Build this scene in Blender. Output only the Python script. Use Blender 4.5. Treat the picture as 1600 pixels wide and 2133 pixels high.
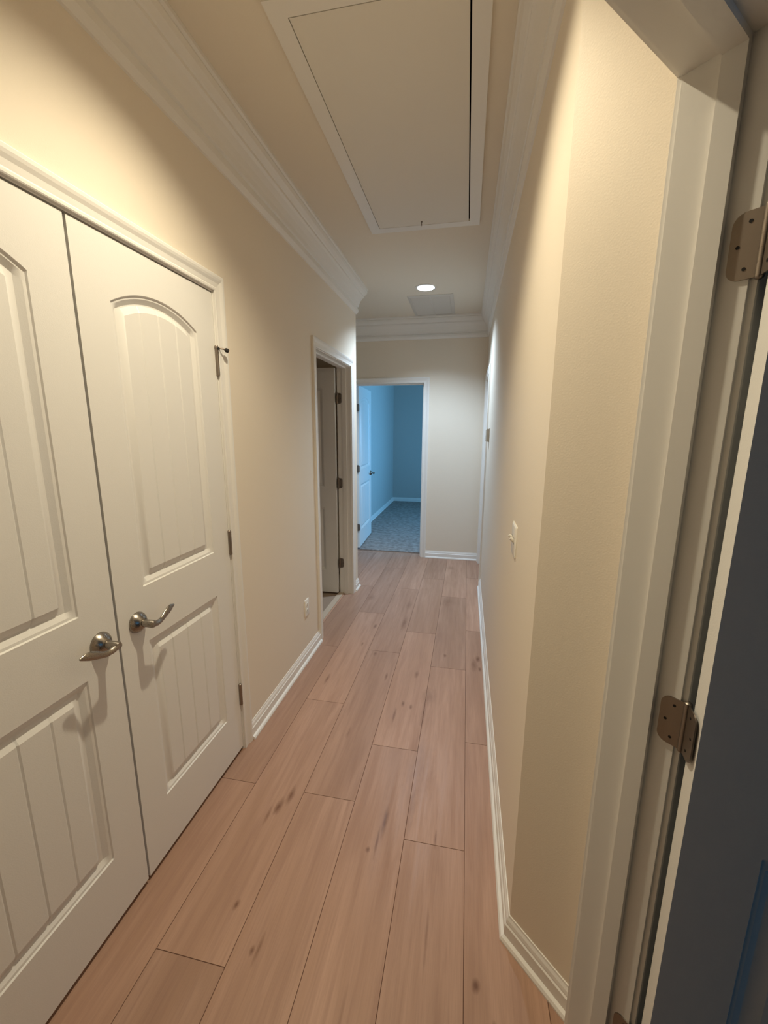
import bpy, math, random
from mathutils import Vector, Matrix

random.seed(7)
scene = bpy.context.scene
for o in list(bpy.data.objects):
    bpy.data.objects.remove(o, do_unlink=True)

# ------------------------------------------------------------------ camera
F_PX, PITCH, YAW, ROLL, EYE = 857.64, 0.1946, 0.1948, 0.0045, 1.5155
cy_, sy_ = math.cos(YAW), math.sin(YAW)
cp_, sp_ = math.cos(PITCH), math.sin(PITCH)
cr_, sr_ = math.cos(ROLL), math.sin(ROLL)
fx_ = Vector((-sy_, cy_, 0)); up_ = Vector((0, 0, 1))
fw_ = fx_ * cp_ - up_ * sp_
u0_ = up_ * cp_ + fx_ * sp_
r0_ = Vector((cy_, sy_, 0))
rt_ = r0_ * cr_ + u0_ * sr_
ut_ = u0_ * cr_ - r0_ * sr_
cam_d = bpy.data.cameras.new('camera')
cam = bpy.data.objects.new('camera', cam_d)
scene.collection.objects.link(cam)
M = Matrix.Identity(4)
for i in range(3):
    M[i][0] = rt_[i]; M[i][1] = ut_[i]; M[i][2] = -fw_[i]
M.translation = (0, 0, EYE)
cam.matrix_world = M
cam_d.sensor_fit = 'VERTICAL'
cam_d.sensor_height = 36.0
cam_d.lens = F_PX * 36.0 / 2133.0
cam_d.clip_start = 0.02
cam_d.clip_end = 60
scene.camera = cam

# ------------------------------------------------------------------ world, view, daylight
world = bpy.data.worlds.new('world')
scene.world = world
world.use_nodes = True
world.node_tree.nodes['Background'].inputs[0].default_value = (0.16, 0.5, 1.0, 1)
world.node_tree.nodes['Background'].inputs[1].default_value = 0.03
vs = scene.view_settings
vs.view_transform = 'Standard'
try:
    vs.look = 'None'
except Exception:
    pass
vs.gamma = 1.0
vs.use_curve_mapping = False
vs.exposure = 0.0
NEAR_LAMP = ((1.0, 0.88, 0.64), 16.6)       # colour, power of the can light by the closet
FAR_LAMP = ((0.62, 0.80, 1.0), 30.0)        # cooler can light at the far end
LAMP_SIZE = 0.028
BED_WINDOW = ((0.17, 0.53, 1.0), 55.0)
ROOM_WINDOW = ((0.14, 0.52, 1.0), 3.6)
try:
    scene.cycles.use_denoising = True
    scene.cycles.max_bounces = 12
    scene.cycles.diffuse_bounces = 8
    scene.cycles.sample_clamp_indirect = 6.0
except Exception:
    pass


def area_light(name, loc, direction, sx, sy, color, power):
    d = bpy.data.lights.new(name, 'AREA')
    d.shape = 'RECTANGLE'; d.size = sx; d.size_y = sy
    d.color = color; d.energy = power
    o = bpy.data.objects.new(name, d)
    scene.collection.objects.link(o)
    o.location = loc
    o.rotation_euler = Vector(direction).to_track_quat('-Z', 'Z').to_euler()
    return o


area_light('daylight_bedroom_window', (1.84, 6.75, 1.45), (-1, -0.12, -0.05), 1.1, 1.25, *BED_WINDOW).data.spread = math.radians(125)

# ------------------------------------------------------------------ materials
def new_mat(name):
    m = bpy.data.materials.new(name); m.use_nodes = True
    nt = m.node_tree
    return m, nt, nt.nodes['Principled BSDF']


def setp(b, **k):
    for n, v in k.items():
        n = n.replace('_', ' ')
        if n in b.inputs:
            b.inputs[n].default_value = v


def paint(name, col, rough=0.5, bump=0.0, scale=400, spec=0.4, coat=0.0):
    m, nt, b = new_mat(name)
    setp(b, Base_Color=(*col, 1), Roughness=rough)
    b.inputs['Specular IOR Level'].default_value = spec
    tc = nt.nodes.new('ShaderNodeTexCoord')
    n = nt.nodes.new('ShaderNodeTexNoise')
    n.inputs['Scale'].default_value = scale; n.inputs['Detail'].default_value = 2
    nt.links.new(tc.outputs['Object'], n.inputs['Vector'])
    if bump > 0:
        bp = nt.nodes.new('ShaderNodeBump')
        bp.inputs['Strength'].default_value = bump; bp.inputs['Distance'].default_value = 0.002
        nt.links.new(n.outputs['Fac'], bp.inputs['Height'])
        nt.links.new(bp.outputs['Normal'], b.inputs['Normal'])
    mr = nt.nodes.new('ShaderNodeMapRange')
    mr.inputs['To Min'].default_value = max(0.02, rough - 0.05); mr.inputs['To Max'].default_value = rough + 0.05
    nt.links.new(n.outputs['Fac'], mr.inputs['Value'])
    nt.links.new(mr.outputs['Result'], b.inputs['Roughness'])
    return m


MAT = {}
MAT['wall'] = paint('beige_wall_paint', (0.78, 0.70, 0.585), 0.55, 0.12, 260, 0.35)
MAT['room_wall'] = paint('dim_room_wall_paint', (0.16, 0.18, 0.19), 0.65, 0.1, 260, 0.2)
MAT['bed_wall'] = paint('bedroom_wall_paint', (0.50, 0.50, 0.47), 0.65, 0.1, 260, 0.2)
MAT['ceiling'] = paint('ceiling_flat_paint', (0.77, 0.705, 0.60), 0.8, 0.2, 180, 0.2)
MAT['trim'] = paint('white_trim_paint', (0.80, 0.78, 0.74), 0.35, 0.03, 300, 0.45)
MAT['door'] = paint('white_door_paint', (0.78, 0.765, 0.73), 0.38, 0.10, 350, 0.45)
MAT['plastic'] = paint('white_plastic', (0.80, 0.77, 0.70), 0.3, 0.0, 200, 0.5)
MAT['grille'] = paint('white_grille_enamel', (0.64, 0.615, 0.57), 0.6, 0.0, 200, 0.2)
MAT['dark'] = paint('dark_slot', (0.015, 0.013, 0.012), 0.7, 0.0, 100, 0.2)
MAT['cavity'] = paint('attic_cavity', (0.05, 0.045, 0.04), 0.9, 0.0, 100, 0.1)
MAT['rubber'] = paint('dark_rubber_bumper', (0.03, 0.028, 0.026), 0.6, 0.0, 100, 0.3)
MAT['tile'] = paint('brown_bath_floor', (0.30, 0.22, 0.16), 0.5, 0.05, 20, 0.3)
MAT['thermostat'] = paint('thermostat_plastic', (0.55, 0.52, 0.45), 0.4, 0.0, 100, 0.4)


def metal(name, col, rough):
    m, nt, b = new_mat(name)
    setp(b, Base_Color=(*col, 1), Metallic=1.0, Roughness=rough)
    tc = nt.nodes.new('ShaderNodeTexCoord')
    n = nt.nodes.new('ShaderNodeTexNoise'); n.inputs['Scale'].default_value = 900
    nt.links.new(tc.outputs['Object'], n.inputs['Vector'])
    mr = nt.nodes.new('ShaderNodeMapRange')
    mr.inputs['To Min'].default_value = rough - 0.06; mr.inputs['To Max'].default_value = rough + 0.06
    nt.links.new(n.outputs['Fac'], mr.inputs['Value'])
    nt.links.new(mr.outputs['Result'], b.inputs['Roughness'])
    return m


MAT['nickel'] = metal('satin_nickel', (0.33, 0.30, 0.265), 0.28)
MAT['hinge'] = metal('dull_nickel_hinge', (0.30, 0.255, 0.215), 0.42)


def emitter(name, col, strength):
    m = bpy.data.materials.new(name); m.use_nodes = True
    nt = m.node_tree; nt.nodes.clear()
    o = nt.nodes.new('ShaderNodeOutputMaterial'); e = nt.nodes.new('ShaderNodeEmission')
    e.inputs[0].default_value = (*col, 1); e.inputs[1].default_value = strength
    nt.links.new(e.outputs[0], o.inputs[0])
    return m


MAT['lamp_near'] = emitter('warm_lamp_lens', NEAR_LAMP[0], 60.0)
MAT['lamp_far'] = emitter('cool_lamp_lens', FAR_LAMP[0], 60.0)


def floor_material():
    m, nt, b = new_mat('pinkish_oak_planks')
    N, L = nt.nodes, nt.links
    geo = N.new('ShaderNodeNewGeometry')
    att = N.new('ShaderNodeAttribute'); att.attribute_name = 'plank'; att.attribute_type = 'GEOMETRY'
    sep = N.new('ShaderNodeSeparateColor'); L.new(att.outputs['Color'], sep.inputs[0])
    # shift the texture for every plank so the figure does not run across joints
    comb = N.new('ShaderNodeCombineXYZ')
    mul = N.new('ShaderNodeMath'); mul.operation = 'MULTIPLY'; mul.inputs[1].default_value = 37.0
    L.new(sep.outputs[0], mul.inputs[0]); L.new(mul.outputs[0], comb.inputs[2])
    add = N.new('ShaderNodeVectorMath'); add.operation = 'ADD'
    L.new(geo.outputs['Position'], add.inputs[0]); L.new(comb.outputs[0], add.inputs[1])

    def noise(scale_vec, detail, rough=0.55, dist=0.0):
        mp = N.new('ShaderNodeMapping'); mp.inputs['Scale'].default_value = scale_vec
        L.new(add.outputs[0], mp.inputs[0])
        n = N.new('ShaderNodeTexNoise'); n.inputs['Scale'].default_value = 1.0
        n.inputs['Detail'].default_value = detail; n.inputs['Roughness'].default_value = rough
        n.inputs['Distortion'].default_value = dist
        L.new(mp.outputs[0], n.inputs['Vector'])
        return n

    fig = noise((9, 1.1, 1), 3, 0.55, 0.8)     # broad cathedral figure
    streak = noise((42, 2.2, 1), 4, 0.6, 0.4)  # grain streaks
    fine = noise((330, 9, 1), 2, 0.5)          # pores
    ramp = N.new('ShaderNodeValToRGB')
    ramp.color_ramp.elements[0].position = 0.30; ramp.color_ramp.elements[0].color = (0.365, 0.213, 0.140, 1)
    ramp.color_ramp.elements[1].position = 0.72; ramp.color_ramp.elements[1].color = (0.475, 0.293, 0.206, 1)
    L.new(fig.outputs['Fac'], ramp.inputs[0])

    def mix(mode, fac, a, bcol):
        x = N.new('ShaderNodeMix'); x.data_type = 'RGBA'; x.blend_type = mode
        if isinstance(fac, (int, float)):
            x.inputs[0].default_value = fac
        else:
            L.new(fac, x.inputs[0])
        L.new(a, x.inputs[6])
        if isinstance(bcol, tuple):
            x.inputs[7].default_value = bcol
        else:
            L.new(bcol, x.inputs[7])
        return x.outputs[2]

    def maprange(v, a, bb, c, d):
        r = N.new('ShaderNodeMapRange')
        r.inputs['From Min'].default_value = a; r.inputs['From Max'].default_value = bb
        r.inputs['To Min'].default_value = c; r.inputs['To Max'].default_value = d
        L.new(v, r.inputs['Value'])
        return r.outputs['Result']

    s1 = maprange(streak.outputs['Fac'], 0.46, 0.72, 0.0, 0.5)
    col = mix('MIX', s1, ramp.outputs[0], (0.30, 0.165, 0.115, 1))
    f1 = maprange(fine.outputs['Fac'], 0.42, 0.75, 0.0, 0.28)
    col = mix('MIX', f1, col, (0.28, 0.16, 0.115, 1))
    # tone of the whole plank
    tone = N.new('ShaderNodeMapRange'); tone.inputs['To Min'].default_value = 0.86; tone.inputs['To Max'].default_value = 1.10
    L.new(sep.outputs[1], tone.inputs['Value'])
    tc = N.new('ShaderNodeCombineColor')
    for i in range(3):
        L.new(tone.outputs[0], tc.inputs[i])
    col = mix('MULTIPLY', 1.0, col, tc.outputs[0])
    # knots and mineral streaks at their own places in the boards: x, y, half width, half length, strength
    KN = [(-0.668, 1.372, .010, .034, .75), (-0.695, 1.315, .011, .03, .8), (-0.72, 1.27, .006, .03, .5),
          (-0.672, 0.955, .007, .012, .8), (-0.545, 0.86, .005, .03, .6), (-0.562, 0.855, .006, .01, .7),
          (-0.255, 1.335, .009, .05, .7), (-0.268, 1.255, .004, .045, .6), (-0.295, 1.215, .006, .008, .7),
          (-0.053, 1.305, .004, .03, .55), (0.088, 0.905, .009, .012, .85), (0.135, 0.83, .005, .01, .5),
          (-0.058, 0.985, .004, .07, .45), (-0.262, 0.765, .004, .06, .35),
          (-0.155, 2.15, .035, .06, .33), (-0.17, 2.0, .010, .10, .4), (-0.292, 2.06, .007, .018, .7),
          (-0.245, 2.04, .007, .018, .7), (-0.325, 1.955, .006, .05, .6), (-0.25, 2.36, .010, .03, .6),
          (-0.085, 2.62, .009, .018, .7), (0.11, 2.54, .016, .06, .55), (0.135, 2.62, .012, .03, .8),
          (0.145, 2.50, .008, .02, .85), (-0.435, 2.3, .007, .03, .6), (-0.56, 2.55, .010, .02, .6),
          (-0.68, 2.66, .006, .02, .6), (-0.43, 3.05, .016, .09, .55), (-0.65, 2.95, .010, .03, .6),
          (-0.11, 3.55, .04, .09, .35), (-0.44, 3.4, .02, .06, .35), (-0.15, 1.62, .05, .14, .22),
          (-0.16, 1.45, .012, .10, .35), (-0.79, 2.2, .008, .04, .6), (-0.53, 1.78, .008, .03, .4),
          (-0.80, 3.5, .02, .05, .35), (-0.12, 4.5, .03, .05, .35)]
    pos = N.new('ShaderNodeSeparateXYZ'); L.new(geo.outputs['Position'], pos.inputs[0])
    wob = noise((60, 25, 1), 2)
    total = None
    for kx, ky, hw, hl, st in KN:
        v = N.new('ShaderNodeVectorMath'); v.operation = 'SUBTRACT'
        L.new(geo.outputs['Position'], v.inputs[0]); v.inputs[1].default_value = (kx, ky, 0)
        s = N.new('ShaderNodeVectorMath'); s.operation = 'MULTIPLY'
        # the streaks lean a little with the grain
        L.new(v.outputs[0], s.inputs[0]); s.inputs[1].default_value = (1 / hw, 1 / hl, 0)
        ln = N.new('ShaderNodeVectorMath'); ln.operation = 'LENGTH'; L.new(s.outputs[0], ln.inputs[0])
        a = N.new('ShaderNodeMath'); a.operation = 'MULTIPLY_ADD'
        L.new(wob.outputs['Fac'], a.inputs[0]); a.inputs[1].default_value = 1.2; L.new(ln.outputs['Value'], a.inputs[2])
        r = maprange(a.outputs[0], 0.8, 2.2, min(0.95, st * 1.1), 0.0)
        if total is None:
            total = r
        else:
            mx = N.new('ShaderNodeMath'); mx.operation = 'MAXIMUM'
            L.new(total, mx.inputs[0]); L.new(r, mx.inputs[1]); total = mx.outputs[0]
    col = mix('MIX', total, col, (0.15, 0.065, 0.034, 1))
    L.new(col, b.inputs['Base Color'])
    b.inputs['Specular IOR Level'].default_value = 0.35
    rr = maprange(streak.outputs['Fac'], 0.3, 0.7, 0.38, 0.52)
    L.new(rr, b.inputs['Roughness'])
    bp = N.new('ShaderNodeBump'); bp.inputs['Strength'].default_value = 0.12; bp.inputs['Distance'].default_value = 0.001
    L.new(fine.outputs['Fac'], bp.inputs['Height']); L.new(bp.outputs['Normal'], b.inputs['Normal'])
    return m


MAT['floor'] = floor_material()


def carpet_material():
    m, nt, b = new_mat('grey_cut_pile_carpet')
    N, L = nt.nodes, nt.links
    tc = N.new('ShaderNodeNewGeometry')
    n = N.new('ShaderNodeTexNoise'); n.inputs['Scale'].default_value = 18; n.inputs['Detail'].default_value = 6
    n2 = N.new('ShaderNodeTexNoise'); n2.inputs['Scale'].default_value = 130; n2.inputs['Detail'].default_value = 3
    L.new(tc.outputs['Position'], n.inputs['Vector']); L.new(tc.outputs['Position'], n2.inputs['Vector'])
    ad = N.new('ShaderNodeMath'); ad.operation = 'MULTIPLY_ADD'; ad.inputs[1].default_value = 0.6
    L.new(n2.outputs['Fac'], ad.inputs[0]); L.new(n.outputs['Fac'], ad.inputs[2])
    r = N.new('ShaderNodeValToRGB')
    r.color_ramp.elements[0].position = 0.55; r.color_ramp.elements[0].color = (0.20, 0.17, 0.155, 1)
    r.color_ramp.elements[1].position = 1.05; r.color_ramp.elements[1].color = (0.40, 0.36, 0.33, 1)
    L.new(ad.outputs[0], r.inputs[0]); L.new(r.outputs[0], b.inputs['Base Color'])
    b.inputs['Roughness'].default_value = 0.95; b.inputs['Specular IOR Level'].default_value = 0.1
    bp = N.new('ShaderNodeBump'); bp.inputs['Strength'].default_value = 0.8; bp.inputs['Distance'].default_value = 0.008
    L.new(n2.outputs['Fac'], bp.inputs['Height']); L.new(bp.outputs['Normal'], b.inputs['Normal'])
    return m


MAT['carpet'] = carpet_material()
m, nt, b = new_mat('window_glass')
setp(b, Base_Color=(0.85, 0.92, 0.95, 1), Roughness=0.03)
b.inputs['Transmission Weight'].default_value = 1.0
MAT['glass'] = m

# ------------------------------------------------------------------ mesh helpers
class MB:
    def __init__(self):
        self.v = []; self.f = []; self.mi = []

    def add(self, vs, fs, mi=0):
        b = len(self.v)
        self.v += [tuple(p) for p in vs]
        self.f += [tuple(b + i for i in f) for f in fs]
        self.mi += [mi] * len(fs)
        return self

    def box(self, lo, hi, mi=0):
        x0, y0, z0 = lo; x1, y1, z1 = hi
        return self.add([(x0, y0, z0), (x1, y0, z0), (x1, y1, z0), (x0, y1, z0), (x0, y0, z1), (x1, y0, z1), (x1, y1, z1), (x0, y1, z1)],
                        [(0, 3, 2, 1), (4, 5, 6, 7), (0, 1, 5, 4), (1, 2, 6, 5), (2, 3, 7, 6), (3, 0, 4, 7)], mi)

    def prism(self, pts, z0, z1, mi=0):
        n = len(pts)
        vs = [(p[0], p[1], z0) for p in pts] + [(p[0], p[1], z1) for p in pts]
        fs = [tuple(range(n - 1, -1, -1)), tuple(range(n, 2 * n))]
        fs += [(i, (i + 1) % n, n + (i + 1) % n, n + i) for i in range(n)]
        return self.add(vs, fs, mi)

    def loft(self, rings, closed_ring=True, cap=True, mi=0):
        n = len(rings[0]); vs = [p for r in rings for p in r]; fs = []
        for k in range(len(rings) - 1):
            for i in range(n if closed_ring else n - 1):
                j = (i + 1) % n
                fs.append((k * n + i, k * n + j, (k + 1) * n + j, (k + 1) * n + i))
        if cap:
            fs.append(tuple(range(n - 1, -1, -1)))
            fs.append(tuple((len(rings) - 1) * n + i for i in range(n)))
        return self.add(vs, fs, mi)

    def tube(self, path, radii, seg=14, mi=0, side=None):
        """round or flattened tube: radii are (a, b) across `side` and across the other way"""
        path = [Vector(p) for p in path]; rings = []
        for i, p in enumerate(path):
            d = (path[min(i + 1, len(path) - 1)] - path[max(i - 1, 0)]).normalized()
            s = Vector(side) if side else (Vector((0, 0, 1)) if abs(d.z) < .9 else Vector((1, 0, 0)))
            a = (s - d * s.dot(d)).normalized(); c = d.cross(a)
            ra, rb = radii[i] if isinstance(radii[i], tuple) else (radii[i], radii[i])
            rings.append([p + a * ra * math.cos(2 * math.pi * k / seg) + c * rb * math.sin(2 * math.pi * k / seg) for k in range(seg)])
        return self.loft(rings, mi=mi)

    def lathe(self, origin, axis, prof, seg=32, mi=0, cap=True):
        """prof: list of (distance along axis, radius)"""
        o = Vector(origin); ax = Vector(axis).normalized()
        t = Vector((0, 0, 1)) if abs(ax.z) < .9 else Vector((1, 0, 0))
        a = ax.cross(t).normalized(); c = ax.cross(a)
        rings = [[o + ax * h + (a * math.cos(2 * math.pi * k / seg) + c * math.sin(2 * math.pi * k / seg)) * r for k in range(seg)] for h, r in prof]
        return self.loft(rings, cap=cap, mi=mi)

    def build(self, name, mats, parent=None, origin=(0, 0, 0), smooth=None):
        if not isinstance(mats, (list, tuple)):
            mats = [mats]
        o0 = Vector(origin)
        me = bpy.data.meshes.new(name)
        me.from_pydata([tuple(Vector(p) - o0) for p in self.v], [], self.f)
        for mt in mats:
            me.materials.append(mt)
        if len(mats) > 1:
            me.polygons.foreach_set('material_index', self.mi)
        import bmesh
        bm = bmesh.new(); bm.from_mesh(me)
        bmesh.ops.remove_doubles(bm, verts=bm.verts, dist=1e-6)
        bmesh.ops.recalc_face_normals(bm, faces=bm.faces)
        bm.to_mesh(me); bm.free()
        me.update()
        o = bpy.data.objects.new(name, me)
        scene.collection.objects.link(o)
        if smooth is not None:
            me.shade_smooth()
            try:
                me.set_sharp_from_angle(angle=math.radians(smooth))
            except Exception:
                pass
        if parent is not None:
            o.parent = parent
            o.location = o0 - world_origin(parent)
        else:
            o.location = o0
        return o


def world_origin(o):
    p = Vector((0, 0, 0))
    while o is not None:
        p += o.location; o = o.parent
    return p


def tag(o, label, cat, kind=None, group=None):
    o['label'] = label; o['category'] = cat
    if kind: o['kind'] = kind
    if group: o['group'] = group
    return o


def empty(name, loc):
    o = bpy.data.objects.new(name, None)
    scene.collection.objects.link(o); o.location = loc
    o.empty_display_size = 0.05
    return o


# ------------------------------------------------------------------ plan of the place
XL, XR, YF, ZC = -0.999, 0.187, 4.849, 2.738
TH = 0.114
YB = 3.742            # end of the left wall, where the hall opens to the left
XE = -2.4             # end of that branch
R2 = math.sqrt(2)
S_HALL, S_ROOM = -0.365, -0.243
T_A = 0.866           # face of the angled wall


def ts(t, s):
    return Vector(((t + s) / R2, (t - s) / R2))


CA = Vector((XR, 1.038))                 # outside corner
CB = ts(T_A, S_HALL)                     # inside corner by the near doorway
CL = Vector((XL, XL - S_HALL * R2))      # where the angled wall meets the closet wall

CLO = (0.350, 1.574)      # closet opening
BATH = (2.705, 3.548)     # bathroom opening
BED = (-1.328, -0.503)    # bedroom opening (x)
SIDE = (4.030, 4.730)     # doorway in the right wall
NEARD = (-0.128, 0.786)   # near doorway (t)
DH = 2.045                # clear height of every opening
J = 0.018                 # jamb board


# ------------------------------------------------------------------ floor
def build_floor():
    mb = MB(); plank_id = []
    W, L, G = 0.2245, 1.19, 0.0011
    phases = {0: 1.83, -1: 1.28, -2: 1.725, -3: 1.40, -4: 0.803, -5: 1.40}
    k = 12
    while True:
        x1 = 0.0545 + W * k + W; x0 = x1 - W
        k_ = k; k -= 1
        if x1 < -2.5:
            break
        if x0 > 2.0:
            continue
        ph = phases.get(k_, random.random() * L)
        cuts = [x0] + [c for c in (-1.10, 0.42) if x0 + 1e-4 < c < x1 - 1e-4] + [x1]
        for a, bq in zip(cuts, cuts[1:]):
            mid = (a + bq) / 2
            if mid > 0.42: y0, y1 = -2.3, 1.35
            elif mid > -1.10: y0, y1 = -2.3, 4.985
            else: y0, y1 = 3.73, 4.985
            n = math.floor((y0 - ph) / L); y = ph + n * L
            while y < y1:
                p0, p1 = max(y, y0), min(y + L, y1)
                if p1 - p0 > 0.002:
                    rnd = (random.random(), random.random(), random.random())
                    ga = G if a == x0 else 0; gb = G if bq == x1 else 0
                    b0 = len(mb.f)
                    X0, X1, Y0, Y1 = a, bq, p0, p1
                    e = 0.0011
                    vs = [(X0, Y0, -e), (X1, Y0, -e), (X1, Y1, -e), (X0, Y1, -e),
                          (X0 + ga, Y0 + G, 0), (X1 - gb, Y0 + G, 0), (X1 - gb, Y1 - G, 0), (X0 + ga, Y1 - G, 0)]
                    mb.add(vs, [(4, 5, 6, 7)])
                    mb.add(vs, [(0, 1, 5, 4), (1, 2, 6, 5), (2, 3, 7, 6), (3, 0, 4, 7)], 1)
                    plank_id += [rnd] * 5
                y += L
    # underside slab
    me = bpy.data.meshes.new('floor')
    me.from_pydata(mb.v, [], mb.f)
    me.materials.append(MAT['floor']); me.materials.append(MAT['seam'])
    me.polygons.foreach_set('material_index', mb.mi)
    at = me.color_attributes.new('plank', 'FLOAT_COLOR', 'CORNER')
    i = 0
    for p, c in zip(me.polygons, plank_id):
        for li in p.loop_indices:
            at.data[li].color = (*c, 1)
    me.update()
    o = bpy.data.objects.new('floor', me); scene.collection.objects.link(o)
    return tag(o, 'pinkish oak plank floor running the length of the hallway', 'floor', 'structure')


MAT['seam'] = paint('plank_edge', (0.16, 0.085, 0.058), 0.6, 0, 100, 0.2)
build_floor()

c = MB()
c.box((-1.54, 4.985, -0.02), (1.9, 8.80, 0.012))
tag(c.build('carpet', MAT['carpet'], origin=(0, 4.985, 0)), 'grey cut pile carpet in the blue lit bedroom past the far doorway', 'carpet', 'stuff')
c = MB(); c.box((-2.9, 1.9, -0.03), (-1.10, 3.64, 0.0))
tag(c.build('floor', MAT['tile'], origin=(-2.0, 2.8, 0)), 'brown floor of the dark bathroom behind the side doorway', 'floor', 'structure')
c = MB()
c.prism([(-1.135, BATH[0]), (-1.085, BATH[0]), (-1.085, BATH[1]), (-1.135, BATH[1])], -0.002, 0.006)
tag(c.build('trim_1', paint('threshold_strip', (0.50, 0.40, 0.30), 0.45), origin=(-1.11, 3.1, 0)),
    'pale threshold strip on the floor across the bathroom doorway', 'threshold', 'structure')

# ------------------------------------------------------------------ walls
TOP = ZC + 0.03


def wall(name, mb, label, mat='wall', origin=(0, 0, 0)):
    return tag(mb.build(name, MAT[mat], origin=origin), label, 'wall', 'structure')


HH = DH + J
w = MB()
for y0, y1, z0 in ((CL.y - 0.2, CLO[0] - J, 0), (CLO[0] - J, CLO[1] + J, HH), (CLO[1] + J, BATH[0] - J, 0), (BATH[0] - J, BATH[1] + J, HH), (BATH[1] + J, YB, 0)):
    w.box((XL - TH, y0, z0), (XL, y1, TOP))
w.box((XE, YB - TH, 0), (XL - TH, YB, TOP))
wall('wall_left', w, 'beige wall with the closet and the bathroom doorway in it', origin=(XL, 1.5, 0))

w = MB()
for x0, x1, z0 in ((XE - TH, BED[0] - J, 0), (BED[0] - J, BED[1] + J, HH), (BED[1] + J, 1.98, 0)):
    w.box((x0, YF, z0), (x1, YF + TH, TOP))
wall('wall_far', w, 'pale end wall of the hallway around the bedroom doorway', origin=(-0.5, YF, 0))

w = MB()
back = Vector((XR + TH, 1.038 + TH * math.tan(math.radians(22.5))))
w.prism([(CA.x, CA.y), (back.x, back.y), (XR + TH, SIDE[0] - J), (XR, SIDE[0] - J)], 0, TOP)
w.box((XR, SIDE[0] - J, HH), (XR + TH, SIDE[1] + J, TOP))
w.box((XR, SIDE[1] + J, 0), (XR + TH, YF, TOP))
wall('wall_right', w, 'long beige wall carrying the light switch', origin=(XR, 3, 0))

w = MB()
pa = ts(T_A + TH, S_ROOM)
w.prism([(CA.x, CA.y), (CB.x, CB.y), tuple(ts(T_A, S_ROOM)), tuple(pa), (back.x, back.y)], 0, TOP)
wall('wall_angled', w, 'short beige angled wall between the long wall and the open doorway', origin=(CA.x, CA.y, 0))

w = MB()


def bprism(t0, t1, z0, z1):
    w.prism([tuple(ts(t0, S_HALL)), tuple(ts(t1, S_HALL)), tuple(ts(t1, S_ROOM)), tuple(ts(t0, S_ROOM))], z0, z1)


bprism(-1.16, NEARD[0] - J, 0, TOP)
bprism(NEARD[0] - J, NEARD[1] + J, HH, TOP)
bprism(NEARD[1] + J, T_A, 0, TOP)
w.prism([tuple(ts(T_A + TH, S_ROOM - 0.1)), tuple(ts(2.1, S_ROOM - 0.1)), tuple(ts(2.1, S_ROOM)), tuple(ts(T_A + TH, S_ROOM))], 0, TOP)
wall('wall_near', w, 'wall around the near doorway, with its header above', origin=(*ts(0.9, S_HALL), 0))

# rooms behind the openings
WY, WZ = (6.1, 7.4), (0.8, 2.1)
w = MB(); w.box((-1.64, YF + TH, 0), (-1.54, 8.92, TOP))
wall('wall_bedroom_left', w, 'bright blue bedroom wall beside the open bedroom door', 'bed_wall', (-1.54, 7, 0))
w = MB(); w.box((-1.54, 8.80, 0), (1.98, 8.92, TOP))
wall('wall_bedroom_far', w, 'dark teal bedroom wall facing the far doorway', 'bed_wall', (0, 8.8, 0))
w = MB()
w.box((1.9, YF + TH, 0), (1.98, WY[0], TOP)); w.box((1.9, WY[1], 0), (1.98, 8.8, TOP))
w.box((1.9, WY[0], 0), (1.98, WY[1], WZ[0])); w.box((1.9, WY[0], WZ[1]), (1.98, WY[1], TOP))
wall('wall_bedroom_right', w, 'bedroom wall with the window in it, hidden beyond the doorway', 'bed_wall', (1.9, 7, 0))

w = MB()
w.box((-2.9, 1.8, 0), (-2.8, YB, TOP)); w.box((-2.8, 1.8, 0), (XL - TH, 1.9, TOP)); w.box((-2.8, YB - TH, 0), (XE, YB, TOP))
wall('wall_bathroom', w, 'walls of the unlit bathroom', origin=(-2, 1.8, 0))
w = MB()
w.box((-1.75, 0.1, 0), (-1.70, 1.8, TOP)); w.box((-1.70, 0.1, 0), (XL - TH, 0.15, TOP)); w.box((-1.70, 1.75, 0), (XL - TH, 1.8, TOP))
w.box((-1.70, 0.15, -0.03), (XL - TH, 1.75, -0.004))
wall('wall_closet', w, 'inside of the closet behind the double doors', origin=(-1.4, 1, 0))
w = MB()
w.box((XE - TH, YB - TH, 0), (XE, YF, TOP))
wall('wall_branch', w, 'end wall of the side branch of the hallway', origin=(XE, 4.2, 0))
w = MB()
w.box((XR + TH + 0.02, 3.8, 0), (XR + TH + 0.06, 4.96, TOP))
wall('wall_side', w, 'wall of the space behind the narrow side door', origin=(0.3, 4.3, 0))
w = MB()
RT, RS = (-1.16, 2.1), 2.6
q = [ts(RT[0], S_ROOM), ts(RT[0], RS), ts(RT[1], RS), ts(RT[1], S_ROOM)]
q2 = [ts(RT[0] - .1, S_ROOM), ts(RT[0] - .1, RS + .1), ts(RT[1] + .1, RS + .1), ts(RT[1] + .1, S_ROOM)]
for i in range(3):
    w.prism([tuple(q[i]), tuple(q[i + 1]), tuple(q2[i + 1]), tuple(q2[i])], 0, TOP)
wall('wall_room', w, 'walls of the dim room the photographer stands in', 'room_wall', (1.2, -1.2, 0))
w = MB()
w.prism([tuple(ts(RT[0], S_ROOM)), tuple(ts(RT[0], RS)), tuple(ts(RT[1], RS)), tuple(ts(RT[1], S_ROOM))], -0.02, 0.004)
tag(w.build('floor', paint('dim_room_floor', (0.07, 0.065, 0.06), 0.9), origin=(0.5, -0.5, 0)), 'dark floor of the dim room beyond the near doorway', 'floor', 'structure')
wl = ts(0.9, RS - 0.03)
area_light('daylight_room_window', (wl.x, wl.y, 1.5), (-1, 1, 0), 1.2, 1.2, *ROOM_WINDOW)

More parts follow.
